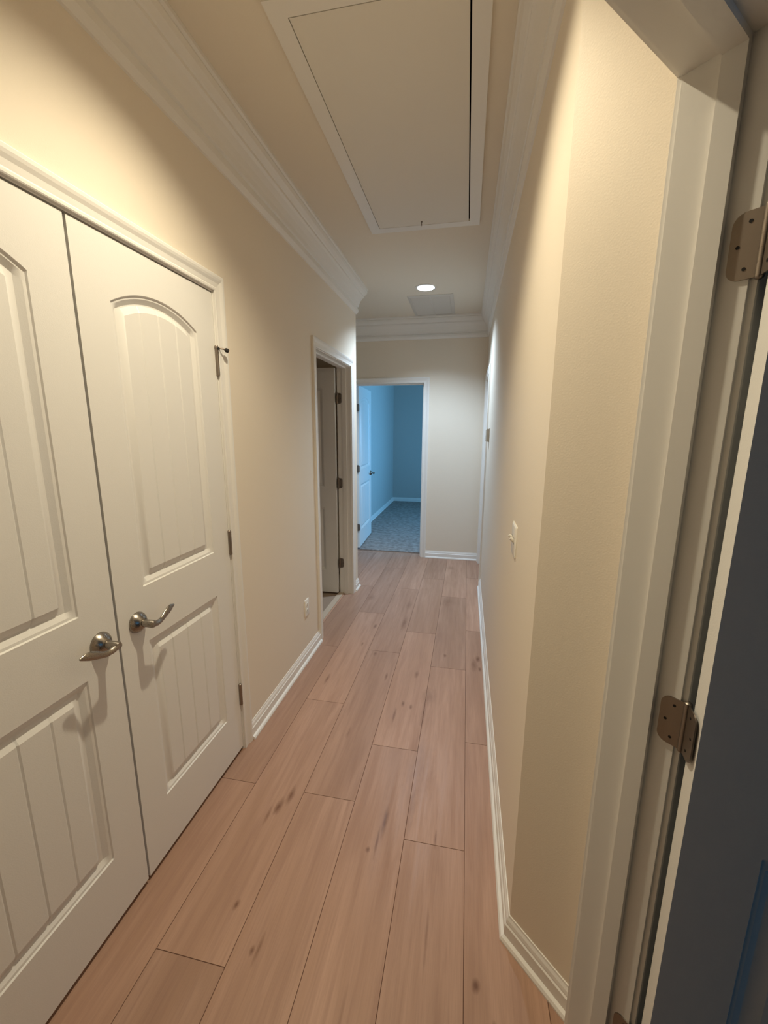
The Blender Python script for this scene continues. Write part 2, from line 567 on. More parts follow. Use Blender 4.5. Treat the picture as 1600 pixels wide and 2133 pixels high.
# windows that let the daylight in
for k, (cx, cyy, ux, uy, nx, ny, z0, z1, hw, lab) in enumerate((
        (1.92, 6.75, 0, 1, -1, 0, WZ[0], WZ[1], 0.65, 'bedroom window that lights the carpet'),
        (ts(0.9, RS).x, ts(0.9, RS).y, 1 / R2, 1 / R2, -1 / R2, 1 / R2, 0.9, 2.1, 0.6, 'window of the dim room behind the camera')), 1):
    fr = MB()

    def wbar(u0, u1, za, zb, d0, d1):
        pts = [(cx + ux * u + nx * d, cyy + uy * u + ny * d) for u, d in ((u0, d0), (u1, d0), (u1, d1), (u0, d1))]
        return pts, za, zb
    for a in ((-hw, -hw + .06, z0, z1), (hw - .06, hw, z0, z1), (-hw + .06, hw - .06, z0, z0 + .06), (-hw + .06, hw - .06, z1 - .06, z1), (-hw + .06, hw - .06, (z0 + z1) / 2 - .02, (z0 + z1) / 2 + .02)):
        fr.prism(*wbar(a[0], a[1], a[2], a[3], -0.02, 0.02))
    fo = tag(fr.build('window_%d' % k, MAT['trim'], origin=(cx, cyy, z0)), lab, 'window', 'structure')
    g = MB(); g.prism(*wbar(-hw + .05, hw - .05, z0 + .05, z1 - .05, -0.006, -0.002))
    g.build('pane', MAT['glass'], fo, (cx, cyy, z0))

# ------------------------------------------------------------------ ceiling with openings for the cans and the hatch
CANS = [(-0.400, 1.08, 'lamp_near'), (-0.404, 3.872, 'lamp_far')]
HX, HY = (-0.578, -0.037), (1.408, 2.745)     # attic hatch opening


def build_ceiling():
    mb = MB(); S = 0.16; R = 0.076; n = 32
    xs = sorted({-3.0, 2.6, HX[0], HX[1]} | {c[0] - S for c in CANS} | {c[0] + S for c in CANS})
    ys = sorted({-3.4, 9.0, HY[0], HY[1]} | {c[1] - S for c in CANS} | {c[1] + S for c in CANS})

    def in_can(x, y):
        return any(abs(x - a) < S and abs(y - bb) < S for a, bb, _ in CANS)
    for x0, x1 in zip(xs, xs[1:]):
        for y0, y1 in zip(ys, ys[1:]):
            mx, my = (x0 + x1) / 2, (y0 + y1) / 2
            if in_can(mx, my) or (HX[0] < mx < HX[1] and HY[0] < my < HY[1]):
                continue
            mb.add([(x0, y0, ZC), (x1, y0, ZC), (x1, y1, ZC), (x0, y1, ZC)], [(0, 3, 2, 1)])
    for a, bb, _ in CANS:
        for i in range(n):
            t0, t1 = 2 * math.pi * i / n, 2 * math.pi * (i + 1) / n

            def sq(t):
                c_, s_ = math.cos(t), math.sin(t); m_ = max(abs(c_), abs(s_)); return (a + S * c_ / m_, bb + S * s_ / m_, ZC)

            def ci(t, z=ZC):
                return (a + R * math.cos(t), bb + R * math.sin(t), z)
            mb.add([sq(t0), sq(t1), ci(t1), ci(t0)], [(0, 1, 2, 3)])
            mb.add([ci(t0), ci(t1), ci(t1, ZC + .09), ci(t0, ZC + .09)], [(0, 1, 2, 3)])
    # hatch shaft and top of the slab
    for p, qq in (((HX[0], HY[0]), (HX[1], HY[0])), ((HX[1], HY[0]), (HX[1], HY[1])), ((HX[1], HY[1]), (HX[0], HY[1])), ((HX[0], HY[1]), (HX[0], HY[0]))):
        mb.add([(*p, ZC), (*qq, ZC), (*qq, ZC + .09), (*p, ZC + .09)], [(0, 1, 2, 3)], 1)
    mb.box((-3.0, -3.4, ZC + .09), (2.6, 9.0, ZC + .16), 1)
    return tag(mb.build('ceiling', [MAT['ceiling'], MAT['cavity']], origin=(0, 2, ZC)), 'flat pale ceiling of the hallway', 'ceiling', 'structure')


build_ceiling()

# ------------------------------------------------------------------ trim runs
PER = [CA, Vector((XR, YF)), Vector((XE, YF)), Vector((XE, YB)), Vector((XL, YB)), CL, CB]
CROWN = [(0, 0), (0.092, 0), (0.092, 0.014), (0.084, 0.020), (0.086, 0.028), (0.080, 0.044), (0.066, 0.062), (0.060, 0.066), (0.060, 0.078), (0.050, 0.088),
         (0.036, 0.112), (0.026, 0.140), (0.022, 0.160), (0.013, 0.166), (0.013, 0.176), (0.020, 0.180), (0.020, 0.200), (0.014, 0.212), (0.008, 0.222), (0, 0.224)]
BASE = [(0, 0), (0.026, 0), (0.026, 0.006), (0.022, 0.014), (0.014, 0.019), (0.0135, 0.056), (0.010, 0.060), (0.010, 0.064), (0.008, 0.074), (0.004, 0.082), (0.003, 0.088), (0, 0.088)]


def edge_run(mb, prev, p0, p1, nxt, prof, zfun):
    d = (p1 - p0).normalized(); n = Vector((-d.y, d.x))

    def mit(a, bb, c):
        d0 = (bb - a).normalized() if a is not None else None
        d1 = (c - bb).normalized() if c is not None else None
        if d0 is None: return Vector((-d1.y, d1.x))
        if d1 is None: return Vector((-d0.y, d0.x))
        n0, n1 = Vector((-d0.y, d0.x)), Vector((-d1.y, d1.x))
        return (n0 + n1) / (1 + n0.dot(n1))
    m0, m1 = mit(prev, p0, p1), mit(p0, p1, nxt)
    ra = [(p0.x + m0.x * o, p0.y + m0.y * o, zfun(z)) for o, z in prof]
    rb = [(p1.x + m1.x * o, p1.y + m1.y * o, zfun(z)) for o, z in prof]
    mb.loft([ra, rb])


def cz(z): return ZC - z


def bz(z): return z


crown_labels = ['crown moulding along the top of the long beige wall', 'crown moulding above the bedroom doorway on the end wall', 'crown moulding at the end of the side branch',
                'crown moulding on the return around the wall end', 'crown moulding above the closet and bathroom doors', 'crown moulding above the near doorway', 'crown moulding on the short angled wall']
N_ = len(PER)
for i in range(N_):
    mb = MB()
    edge_run(mb, PER[i - 1], PER[i], PER[(i + 1) % N_], PER[(i + 2) % N_], CROWN, cz)
    p = PER[i]
    tag(mb.build('trim_%d' % (i + 2), MAT['trim'], origin=(p.x, p.y, ZC)), crown_labels[i], 'crown moulding', 'structure')

CW = 0.060   # casing width


def base(name, pts, k0, k1, label):
    """pts: polyline; only the edges k0..k1-1 are built, neighbours give the mitres"""
    mb = MB()
    for k in range(k0, k1):
        edge_run(mb, pts[k - 1] if k > 0 else None, pts[k], pts[k + 1], pts[k + 2] if k + 2 < len(pts) else None, BASE, bz)
    tag(mb.build(name, MAT['trim'], origin=(pts[k0].x, pts[k0].y, 0)), label, 'baseboard', 'structure')


V2 = lambda x, y: Vector((x, y))
rev = 0.005
base('baseboard_right', [CB, CA, V2(XR, SIDE[0] - rev - CW)], 1, 2, 'white baseboard along the foot of the long beige wall')
base('baseboard_angled', [V2(CB.x, CB.y), CA, V2(XR, 3)], 0, 1, 'short white baseboard on the angled wall')
base('baseboard_far', [V2(XR, YF), V2(BED[1] + rev + CW, YF)], 0, 1, 'white baseboard on the end wall beside the bedroom doorway')
base('baseboard_branch', [V2(BED[0] - rev - CW, YF), V2(XE, YF), V2(XE, YB), V2(XL, YB), V2(XL, BATH[1] + rev + CW)], 0, 4, 'white baseboard wrapping the wall end past the bathroom')
base('baseboard_left', [V2(XL, BATH[0] - rev - CW), V2(XL, CLO[1] + rev + CW)], 0, 1, 'white baseboard between the closet and the bathroom doorway')
base('baseboard_near', [V2(XL, CLO[0] - rev - CW), CL], 0, 1, 'white baseboard beside the closet towards the near doorway')
base('baseboard_bedroom', [V2(1.9, 8.80), V2(-1.54, 8.80), V2(-1.54, YF + TH)], 0, 2, 'blue tinted baseboard around the bedroom')

# ------------------------------------------------------------------ door frames
CAS = [(0, 0), (0, 0.009), (0.003, 0.0105), (0.010, 0.0105), (0.014, 0.0085), (0.018, 0.009), (0.030, 0.0105), (0.040, 0.0145), (0.048, 0.0165), (0.057, 0.0165), (0.060, 0.0145), (0.060, 0)]


class Frame:
    """local axes of an opening: u along the wall, n out of the front face"""
    def __init__(self, O, u, n):
        self.O, self.u, self.n = Vector(O), Vector(u), Vector(n)

    def p(self, u, n, z):
        q_ = self.O + self.u * u + self.n * n
        return (q_.x, q_.y, z)

    def box(self, mb, u0, u1, n0, n1, z0, z1, mi=0):
        pts = [self.p(u0, n0, 0), self.p(u1, n0, 0), self.p(u1, n1, 0), self.p(u0, n1, 0)]
        mb.prism([(a[0], a[1]) for a in pts], z0, z1, mi)


def casing(fr, mb, u0, u1, zt, face, sgn):
    a, bb = u0 - rev, u1 + rev; t = zt + rev
    rings = []
    for U, Z, du, dz in ((a, 0.0, -1, 0), (a, t, -1, 1), (bb, t, 1, 1), (bb, 0.0, 1, 0)):
        rings.append([fr.p(U + du * w_, face + sgn * th, Z + dz * w_) for w_, th in CAS])
    mb.loft(rings)


def door_frame(name, fr, u0, u1, depth, stop, label, back=True, front=True):
    zt = DH
    jb = MB()
    fr.box(jb, u0 - J, u0, -depth, 0, 0, zt + J); fr.box(jb, u1, u1 + J, -depth, 0, 0, zt + J); fr.box(jb, u0, u1, -depth, 0, zt, zt + J)
    o = fr.p((u0 + u1) / 2, 0, 0)
    root = tag(jb.build(name, MAT['trim'], origin=o), label, 'door frame', 'structure')
    if front:
        cs = MB(); casing(fr, cs, u0, u1, zt, 0, 1); cs.build('casing', MAT['trim'], root, o)
    if back:
        cs = MB(); casing(fr, cs, u0, u1, zt, -depth, -1); cs.build('casing', MAT['trim'], root, o)
    if stop:
        st = MB(); s0, s1 = stop
        T_ = 0.011
        fr.box(st, u0, u0 + T_, s0, s1, 0, zt); fr.box(st, u1 - T_, u1, s0, s1, 0, zt); fr.box(st, u0 + T_, u1 - T_, s0, s1, zt - T_, zt)
        st.build('stop', MAT['trim'], root, o)
    return root


F_CLO = Frame((XL, 0), (0, 1), (1, 0))
F_BED = Frame((0, YF), (1, 0), (0, -1))
F_SIDE = Frame((XR, 0), (0, 1), (-1, 0))
F_NEAR = Frame(ts(0, S_HALL), (1 / R2, 1 / R2), (-1 / R2, 1 / R2))
door_frame('trim_9', F_CLO, CLO[0], CLO[1], TH, (-0.075, -0.040), 'white moulded casing around the closet double doors', back=False)
door_frame('trim_10', F_CLO, BATH[0], BATH[1], TH, (-0.073, -0.040), 'white casing and jamb of the dark bathroom doorway')
door_frame('trim_11', F_BED, BED[0], BED[1], TH, (-0.073, -0.040), 'white casing around the bedroom doorway at the end')
door_frame('trim_12', F_SIDE, SIDE[0], SIDE[1], TH, (-0.073, -0.040), 'white casing of the narrow side door past the light switch')
door_frame('trim_13', F_NEAR, NEARD[0], NEARD[1], S_ROOM - S_HALL, (-0.084, -0.054), 'white jamb and stop of the near doorway, header above')

# ------------------------------------------------------------------ doors
PROF = [(0, 0), (0.003, -0.0040), (0.010, -0.0050), (0.024, -0.0135), (0.028, -0.0135), (0.048, -0.0035)]


def prof_h(d):
    if d <= 0: return 0.0
    for (a, ha), (bb, hb) in zip(PROF, PROF[1:]):
        if d <= bb: return ha + (hb - ha) * (d - a) / (bb - a)
    return PROF[-1][1]


def door_face(wd, ht, grooves):
    """grid of one panelled face: rows of (u, z, h)"""
    ul, ur = 0.110, wd - 0.110
    lz0, lz1, uz0, zs, zp = 0.216, 0.816, 1.003, 1.853, 1.908
    uc = wd / 2; hw = (ur - ul) / 2; rise = zp - zs
    R = (hw * hw + rise * rise) / (2 * rise); zcn = zp - R
    ds = [d for d, _ in PROF]
    us = {0.0, wd}
    for d in ds: us |= {ul + d, ur - d}
    gpos = [ul + (ur - ul) * g for g in grooves]
    for g in gpos: us |= {g - 0.004, g, g + 0.004}
    k = 28
    for i in range(k + 1): us.add(ul + (ur - ul) * i / k)
    us = sorted(us)
    uu = [us[0]]
    for x in us[1:]:
        if x - uu[-1] > 0.0008: uu.append(x)
    uu[-1] = wd

    def arch(u, d):
        x = min(max(u, ul), ur) - uc
        rr = R - d
        v = zcn + math.sqrt(max(rr * rr - x * x, 0))
        return v
    rows = []
    flat = [0.0] + [lz0 + d for d in ds] + [lz1 - d for d in reversed(ds)] + [uz0 + d for d in ds] + [1.45]
    for z in flat: rows.append([z] * len(uu))
    # rows bending into the arch
    for d in reversed(ds): rows.append([arch(u, d) for u in uu])
    rows.append([ht] * len(uu))
    out = []
    for r in rows:
        line = []
        for u, z in zip(uu, r):
            h = 0.0
            for (za, zb, arched) in ((lz0, lz1, False), (uz0, zp, True)):
                if za <= z <= zb + 1e-6:
                    d = min(u - ul, ur - u, z - za)
                    d = min(d, ((R - math.hypot(u - uc, z - zcn)) if z > zcn + 0.05 else d) if arched else zb - z)
                    h = prof_h(d + 1e-9)
                    if d > 0.030:
                        for g in gpos:
                            if abs(u - g) < 0.004: h -= 0.0035 * (1 - abs(u - g) / 0.004) * min(1, (d - 0.030) / 0.006)
            line.append((u, z, h))
        out.append(line)
    return out


def door_mesh(wd, ht, th, grooves):
    """u 0..wd from the hinge side, v = thickness (front at +th/2), z"""
    g = door_face(wd, ht, grooves); mb = MB()
    nr, nc = len(g), len(g[0])
    for sgn in (1, -1):
        vs = [(u, sgn * (th / 2 + h), z) for r in g for u, z, h in r]
        fs = [(i * nc + j, i * nc + j + 1, (i + 1) * nc + j + 1, (i + 1) * nc + j) for i in range(nr - 1) for j in range(nc - 1)]
        mb.add(vs, fs)
    t = th / 2

    def strip(a):
        vs = [(u, t, z) for u, z in a] + [(u, -t, z) for u, z in a]; n = len(a)
        mb.add(vs, [(i, i + 1, n + i + 1, n + i) for i in range(n - 1)])
    zs_l = [r[0][1] for r in g]; us_ = [p_[0] for p_ in g[0]]
    strip([(0, z) for z in zs_l]); strip([(wd, z) for z in zs_l])
    strip([(u, 0) for u in us_]); strip([(u, ht) for u in us_])
    return mb


def place(mb, origin, udir, vdir, z0):
    o = Vector((origin[0], origin[1], 0)); U = Vector((*udir, 0)); V = Vector((*vdir, 0))
    mb.v = [tuple(o + U * a + V * bb + Vector((0, 0, z0 + c_))) for a, bb, c_ in mb.v]
    return mb


def lever(parent, base_pt, out, along, mat='nickel'):
    """rose, neck and wave lever; base_pt on the door face, out = normal, along = lever direction"""
    bp = Vector(base_pt); O = Vector(out); A = Vector(along); Z = Vector((0, 0, 1))
    h = empty('door_handle', bp - world_origin(parent)); h.parent = parent
    ro = MB()
    ro.lathe(bp, O, [(-0.0005, 0.0335), (0.003, 0.0335), (0.006, 0.0325), (0.012, 0.0290), (0.019, 0.0225), (0.024, 0.0165), (0.026, 0.0125), (0.026, 0.004)], 40)
    ho = bp + Z * 0.018 + O * 0.0185
    ro.lathe(ho, (O + Z * 0.75), [(-0.004, 0.0022), (0.0008, 0.0022)], 10, 1)
    ro.build('rose', [MAT[mat], MAT['dark']], h, bp, 40)
    le = MB()
    le.tube([bp + O * 0.022, bp + O * 0.040, bp + O * 0.058, bp + O * 0.064], [0.0118, 0.0120, 0.0128, 0.0095], 20)
    ks = [(-0.010, 0.000, 0.0085, 0.0080), (0.004, -0.002, 0.0110, 0.0100), (0.018, -0.006, 0.0095, 0.0095), (0.033, -0.007, 0.0065, 0.0090), (0.048, -0.002, 0.0055, 0.0095),
          (0.062, 0.005, 0.0056, 0.0115), (0.078, 0.012, 0.0058, 0.0125), (0.093, 0.017, 0.0050, 0.0100), (0.108, 0.0180, 0.0022, 0.0030)]
    pts = [bp + O * (0.055 - 0.10 * max(0, a_ - 0.02) * 0.6) + A * a_ + Z * z_ for a_, z_, _, _ in ks]
    le.tube(pts, [(r2, r1) for _, _, r1, r2 in ks], 18, side=(0, 0, 1))
    le.build('lever', MAT[mat], h, bp, 50)
    return h


def hinge(parent, pin, z, leaf_dirs, hgt=0.090, leaf=0.041, rad=0.0062):
    """pin = knuckle axis; leaf_dirs = list of (direction, outward normal) in plan, one per leaf"""
    P0 = Vector((pin[0], pin[1], z)); mb = MB()
    zb = z - hgt / 2
    n = 5
    for k in range(n):
        a, bb = zb + hgt * k / n + 0.0006, zb + hgt * (k + 1) / n - 0.0006
        mb.lathe((pin[0], pin[1], 0), (0, 0, 1), [(a, rad), (bb, rad)], 16)
    mb.lathe((pin[0], pin[1], 0), (0, 0, 1), [(zb - 0.004, 0.003), (zb - 0.002, 0.0055), (zb, rad - 0.0002), (z + hgt / 2, rad - 0.0002), (z + hgt / 2 + 0.002, 0.0058), (z + hgt / 2 + 0.004, 0.003)], 16)
    for d, nn in leaf_dirs:
        D = Vector((*d, 0)); Nn = Vector((*nn, 0)); Z = Vector((0, 0, 1))
        r = 0.016
        out = [(0, -hgt / 2), (leaf - r, -hgt / 2)]
        for i in range(1, 7):
            a = -math.pi / 2 + i * math.pi / 12
            out.append((leaf - r + r * math.cos(a), -hgt / 2 + r + r * math.sin(a)))
        out.append((leaf, hgt / 2 - r))
        for i in range(1, 7):
            a = i * math.pi / 12
            out.append((leaf - r + r * math.cos(a), hgt / 2 - r + r * math.sin(a)))
        out.append((0, hgt / 2))
        bp = Vector((pin[0], pin[1], z))
        top = [bp + D * u_ + Z * v_ + Nn * 0.0012 for u_, v_ in out]; bot = [bp + D * u_ + Z * v_ - Nn * 0.0012 for u_, v_ in out]
        mb.loft([bot, top])
        for su, sv in ((0.019, 0.031), (0.030, 0.0), (0.019, -0.031)):
            mb.lathe(bp + D * su + Z * sv + Nn * 0.0011, tuple(Nn), [(0, 0.0025), (0.0006, 0.0025)], 10, 1)
    ob = mb.build('hinge', [MAT['hinge'], MAT['dark']], parent, P0, 40)
    return ob


HZ = (1.785, 1.035, 0.295)
# --- closet double doors: both leaves hinged at the outer jambs, closed
DT, DHT, DZ = 0.035, 2.022, 0.018
G3 = (0.29, 0.505, 0.715)
wl_ = (CLO[1] - CLO[0] - 0.0145) / 2
mb = place(door_mesh(wl_, DHT, DT, G3), (XL - DT / 2, CLO[1] - 0.003), (0, -1), (1, 0), DZ)
d2 = tag(mb.build('door_1', MAT['door'], origin=(XL, CLO[1] - 0.003, 0), smooth=20), 'white arched two panel closet door with a hinge pin stop', 'door', 'structure')
mb = place(door_mesh(wl_, DHT, DT, G3), (XL - DT / 2, CLO[0] + 0.003), (0, 1), (1, 0), DZ)
d1 = tag(mb.build('door_2', MAT['door'], origin=(XL, CLO[0] + 0.003, 0), smooth=20), 'white closet door closest to the camera, its hinge side out of the picture', 'door', 'structure')
lever(d2, (XL, 1.036, 0.918), (1, 0, 0), (0, 1, 0))
lever(d1, (XL, 0.900, 0.918), (1, 0, 0), (0, -1, 0))
for z in HZ:
    hinge(d2, (XL + 0.0045, CLO[1] - 0.001), z, [((-0.94, 0.342), (0.342, 0.94)), ((-0.94, -0.342), (-0.342, 0.94))], hgt=0.104, leaf=0.034, rad=0.0078)
    hinge(d1, (XL + 0.0045, CLO[0] + 0.001), z, [((-0.94, 0.342), (0.342, 0.94))], hgt=0.104, leaf=0.034, rad=0.0078)
# hinge pin door stop on the top hinge
sp = MB(); px_, py_, pz_ = XL + 0.0045, CLO[1] - 0.001, HZ[0] + 0.052
sp.lathe((px_, py_, pz_ - 0.004), (0, 0, 1), [(0, 0.009), (0.008, 0.009), (0.010, 0.007), (0.013, 0.006)], 16)
sp.tube([(px_, py_, pz_), (px_ + 0.015, py_ + 0.014, pz_ - 0.001), (px_ + 0.027, py_ + 0.026, pz_ - 0.003)], [0.0034] * 3, 10)
st = sp.build('pin_stop', MAT['hinge'], d2, (px_, py_, pz_), 40)
sp = MB()
sp.lathe((px_ + 0.023, py_ + 0.022, pz_ - 0.003), (0.6, 0.75, -0.35), [(0, 0.005), (0.003, 0.008), (0.012, 0.0085), (0.016, 0.006)], 16)
sp.tube([(px_, py_, pz_ - 0.002), (px_ + 0.014, py_ - 0.004, pz_ - 0.004)], [0.0035, 0.0045], 10)
sp.build('rubber_tip', MAT['rubber'], st, (px_, py_, pz_), 40)

# --- bathroom door, swung back against the bathroom wall
pin = (XL - TH - 0.005, BATH[1] - 0.001)
wb = BATH[1] - BATH[0] - 0.006
G4 = (0.2, 0.4, 0.6, 0.8)
mb = place(door_mesh(wb, DHT, DT, G4), (pin[0] - 0.012, pin[1] - 0.006 - DT / 2), (-1, 0), (0, -1), DZ)
d3 = tag(mb.build('door_3', MAT['door'], origin=(pin[0], pin[1], 0), smooth=20), 'white bathroom door swung open into the dark bathroom', 'door', 'structure')
for z in (1.79, 1.05, 0.30):
    hinge(d3, pin, z, [((1, 0), (0, -1)), ((0, -1), (1, 0))], leaf=0.036)
lever(d3, (pin[0] - wb + 0.06, pin[1] - 0.006 - DT, 0.93), (0, -1, 0), (1, 0, 0))

# --- bedroom door, open into the bedroom
pin = (BED[0] + 0.001, YF + TH + 0.006)
wb = BED[1] - BED[0] - 0.006
ang = math.radians(92.5)
ud = (math.cos(ang), math.sin(ang)); vd = (math.sin(ang), -math.cos(ang))
og = (pin[0] + vd[0] * (0.006 - DT / 2 + 0.02), pin[1] + 0.012)
mb = place(door_mesh(wb, DHT, DT, G4), og, ud, vd, DZ + 0.012)
d4 = tag(mb.build('door_4', MAT['door'], origin=(pin[0], pin[1], 0), smooth=20), 'white bedroom door standing open in blue daylight', 'door', 'structure')
for z in (1.79, 1.05, 0.30):
    hinge(d4, pin, z, [((0, -1), (1, 0)), ((1, 0.05), (0, -1))], leaf=0.036)
fp = Vector((og[0], og[1], 0)) + Vector((*ud, 0)) * (wb - 0.065) + Vector((*vd, 0)) * (DT / 2)
lever(d4, (fp.x, fp.y, 0.925), (*vd, 0), (-ud[0], -ud[1], 0), 'hinge')

# --- side door, closed
wb = SIDE[1] - SIDE[0] - 0.006
mb = place(door_mesh(wb, DHT, DT, G3), (XR + TH - DT / 2, SIDE[0] + 0.003), (0, 1), (-1, 0), DZ)
d5 = tag(mb.build('door_5', MAT['door'], origin=(XR + TH, SIDE[0], 0), smooth=20), 'closed white side door recessed in the long wall', 'door', 'structure')
lever(d5, (XR + TH - DT, SIDE[0] + 0.065, 0.925), (-1, 0, 0), (0, 1, 0))

# --- near door, swung wide into the dim room
ANG = math.radians(127.5)
pt, ps = NEARD[1] - 0.0012, S_ROOM + 0.012


def rot(a, bb):     # local (t, s) offset of the closed door -> open
    c_, s_ = math.cos(ANG), math.sin(ANG)
    return (c_ * a + s_ * bb, -s_ * a + c_ * bb)


def tsdir(a, bb):
    v_ = ts(a, bb); return (v_.x, v_.y)


ctr = rot(-0.005, -0.012 - DT / 2)
og = ts(pt + ctr[0], ps + ctr[1])
ud = tsdir(*rot(-1, 0)); vd = tsdir(*rot(0, -1))
mb = place(door_mesh(NEARD[1] - NEARD[0] - 0.006, DHT, DT, G4), tuple(og), ud, vd, DZ)
pin = ts(pt, ps)
d6 = tag(mb.build('door_6', MAT['door'], origin=(pin.x, pin.y, 0), smooth=20), 'door swung wide open beside the camera, its face in blue shade', 'door', 'structure')
for z in (1.775, 1.013, 0.255):
    hinge(d6, tuple(pin), z, [(tsdir(0, -1), tsdir(-1, 0)), (tsdir(*rot(0, -1)), tsdir(*rot(1, 0)))], leaf=0.040)

# ------------------------------------------------------------------ attic hatch
hc = ((HX[0] + HX[1]) / 2, (HY[0] + HY[1]) / 2)
hatch = tag(empty('attic_hatch', (hc[0], hc[1], ZC)), 'large rectangular attic hatch panel with a flat white frame in the ceiling', 'attic hatch')
fm = MB(); FWD = 0.058; ft = 0.012
ox0, ox1, oy0, oy1 = HX[0] - FWD, HX[1] + FWD, HY[0] - FWD, HY[1] + FWD
for quad in (((ox0, oy0), (ox1, oy0), (HX[1], HY[0]), (HX[0], HY[0])), ((ox1, oy0), (ox1, oy1), (HX[1], HY[1]), (HX[1], HY[0])),
             ((ox1, oy1), (ox0, oy1), (HX[0], HY[1]), (HX[1], HY[1])), ((ox0, oy1), (ox0, oy0), (HX[0], HY[0]), (HX[0], HY[1]))):
    fm.prism(quad, ZC - ft, ZC)
fm.build('frame', MAT['trim'], hatch, (hc[0], hc[1], ZC))
pm = MB()
pm.box((HX[0] + 0.0028, HY[0] + 0.004, ZC - 0.011), (HX[1] - 0.006, HY[1] - 0.0012, ZC + 0.006))
pm.build('panel', paint('hatch_panel_paint', (0.76, 0.73, 0.665), 0.5, 0.05, 200, 0.35), hatch, (hc[0], hc[1], ZC))
se = MB()
ex, ey = -0.315, 2.705
se.lathe((ex, ey, ZC - 0.011), (0, 0, -1), [(0, 0.006), (0.002, 0.006), (0.004, 0.003), (0.010, 0.0028)], 12)
ring = [(ex, ey + 0.007 * math.cos(a), ZC - 0.026 + 0.007 * math.sin(a)) for a in [i * math.pi / 8 for i in range(17)]]
se.tube(ring, [0.0018] * 17, 8)
se.build('pull_eye', MAT['hinge'], hatch, (ex, ey, ZC - 0.011), 40)

# ------------------------------------------------------------------ recessed lights
def can_light(x, y, lamp, label):
    r_ = tag(empty('recessed_light', (x, y, ZC)), label, 'ceiling light', group='recessed lights in the hallway ceiling')
    o = (x, y, ZC)
    ring_ = MB()
    prof = [(0.0008, 0.0745), (0.005, 0.0735), (0.006, 0.078), (0.004, 0.090), (0.0005, 0.0925), (-0.0002, 0.0925)]
    ring_.lathe(o, (0, 0, -1), prof, 48, cap=False)
    ring_.build('trim_ring', MAT['trim'], r_, o, 40)
    rf = MB()
    rf.lathe(o, (0, 0, 1), [(-0.0008, 0.0745), (0.020, 0.0735), (0.045, 0.068), (0.062, 0.056), (0.070, 0.044), (0.072, 0.036)], 48, cap=False)
    rf.build('reflector', MAT['reflector'], r_, o, 40)
    lm = MB()
    n = 40
    lm.lathe(o, (0, 0, 1), [(0.074, 0.036), (0.066, 0.035), (0.060, 0.030), (0.056, 0.020), (0.054, 0.008), (0.0538, 0.001)], n)
    lb = lm.build('lens', MAT[lamp], r_, o, 60)
    col, pw = NEAR_LAMP if lamp == 'lamp_near' else FAR_LAMP
    d = bpy.data.lights.new('lamp_beam', 'AREA'); d.shape = 'DISK'; d.size = LAMP_SIZE * 2
    d.color = col; d.energy = pw; d.spread = math.radians(138)
    lo = bpy.data.objects.new('lamp_beam', d); scene.collection.objects.link(lo)
    lo.parent = r_; lo.location = (0, 0, 0.052)
    hs = MB()
    hs.lathe(o, (0, 0, 1), [(0.072, 0.036), (0.076, 0.036), (0.078, 0.0)], 32, cap=False)
    hs.build('lamp_socket', MAT['reflector'], r_, o, 40)
    return r_


MAT['reflector'] = paint('white_reflector', (0.6, 0.6, 0.6), 0.3, 0, 100, 0.4)
can_light(*CANS[0], 'warm recessed ceiling light above the closet doors, out of the frame')
can_light(*CANS[1], 'bright cool white recessed light beside the ceiling air grille')

# ------------------------------------------------------------------ return air grille
gx0, gx1, gy0, gy1 = -0.60, -0.175, 4.08, 4.745
gc = ((gx0 + gx1) / 2, (gy0 + gy1) / 2)
gr = tag(empty('air_grille', (gc[0], gc[1], ZC)), 'pale rectangular return air grille in the ceiling near the end wall', 'air vent')
o = (gc[0], gc[1], ZC)
fm = MB(); fw2 = 0.032
ix0, ix1, iy0, iy1 = gx0 + fw2, gx1 - fw2, gy0 + fw2, gy1 - fw2
for quad in (((gx0, gy0), (gx1, gy0), (ix1, iy0), (ix0, iy0)), ((gx1, gy0), (gx1, gy1), (ix1, iy1), (ix1, iy0)),
             ((gx1, gy1), (gx0, gy1), (ix0, iy1), (ix1, iy1)), ((gx0, gy1), (gx0, gy0), (ix0, iy0), (ix0, iy1))):
    a = [(*p, ZC) for p in quad]
    c2 = [(*quad[0], ZC - 0.003), (*quad[1], ZC - 0.003), (*quad[2], ZC - 0.012), (*quad[3], ZC - 0.012)]
    fm.loft([a, c2])
fm.box((gc[0] - 0.008, iy0, ZC - 0.011), (gc[0] + 0.008, iy1, ZC - 0.001))
fm.build('frame', MAT['grille'], gr, o)
for xa, xb in ((ix0, gc[0] - 0.008), (gc[0] + 0.008, ix1)):
    lv = MB()
    lv.box((xa, iy0, ZC - 0.0018), (xb, iy1, ZC - 0.0008), 1)
    k = 0; yy = iy0 + 0.004
    while yy < iy1 - 0.012:
        lv.add([(xa, yy, ZC - 0.003), (xb, yy, ZC - 0.003), (xb, yy + 0.012, ZC - 0.010), (xa, yy + 0.012, ZC - 0.010),
                (xa, yy, ZC - 0.0022), (xb, yy, ZC - 0.0022), (xb, yy + 0.012, ZC - 0.0092), (xa, yy + 0.012, ZC - 0.0092)],
               [(0, 1, 2, 3), (7, 6, 5, 4), (0, 4, 5, 1), (1, 5, 6, 2), (2, 6, 7, 3), (3, 7, 4, 0)])
        yy += 0.0125
    lv.build('louver_panel', [MAT['grille'], MAT['vent_dark']] if 'vent_dark' in MAT else [MAT['grille'], MAT['cavity']], gr, o)

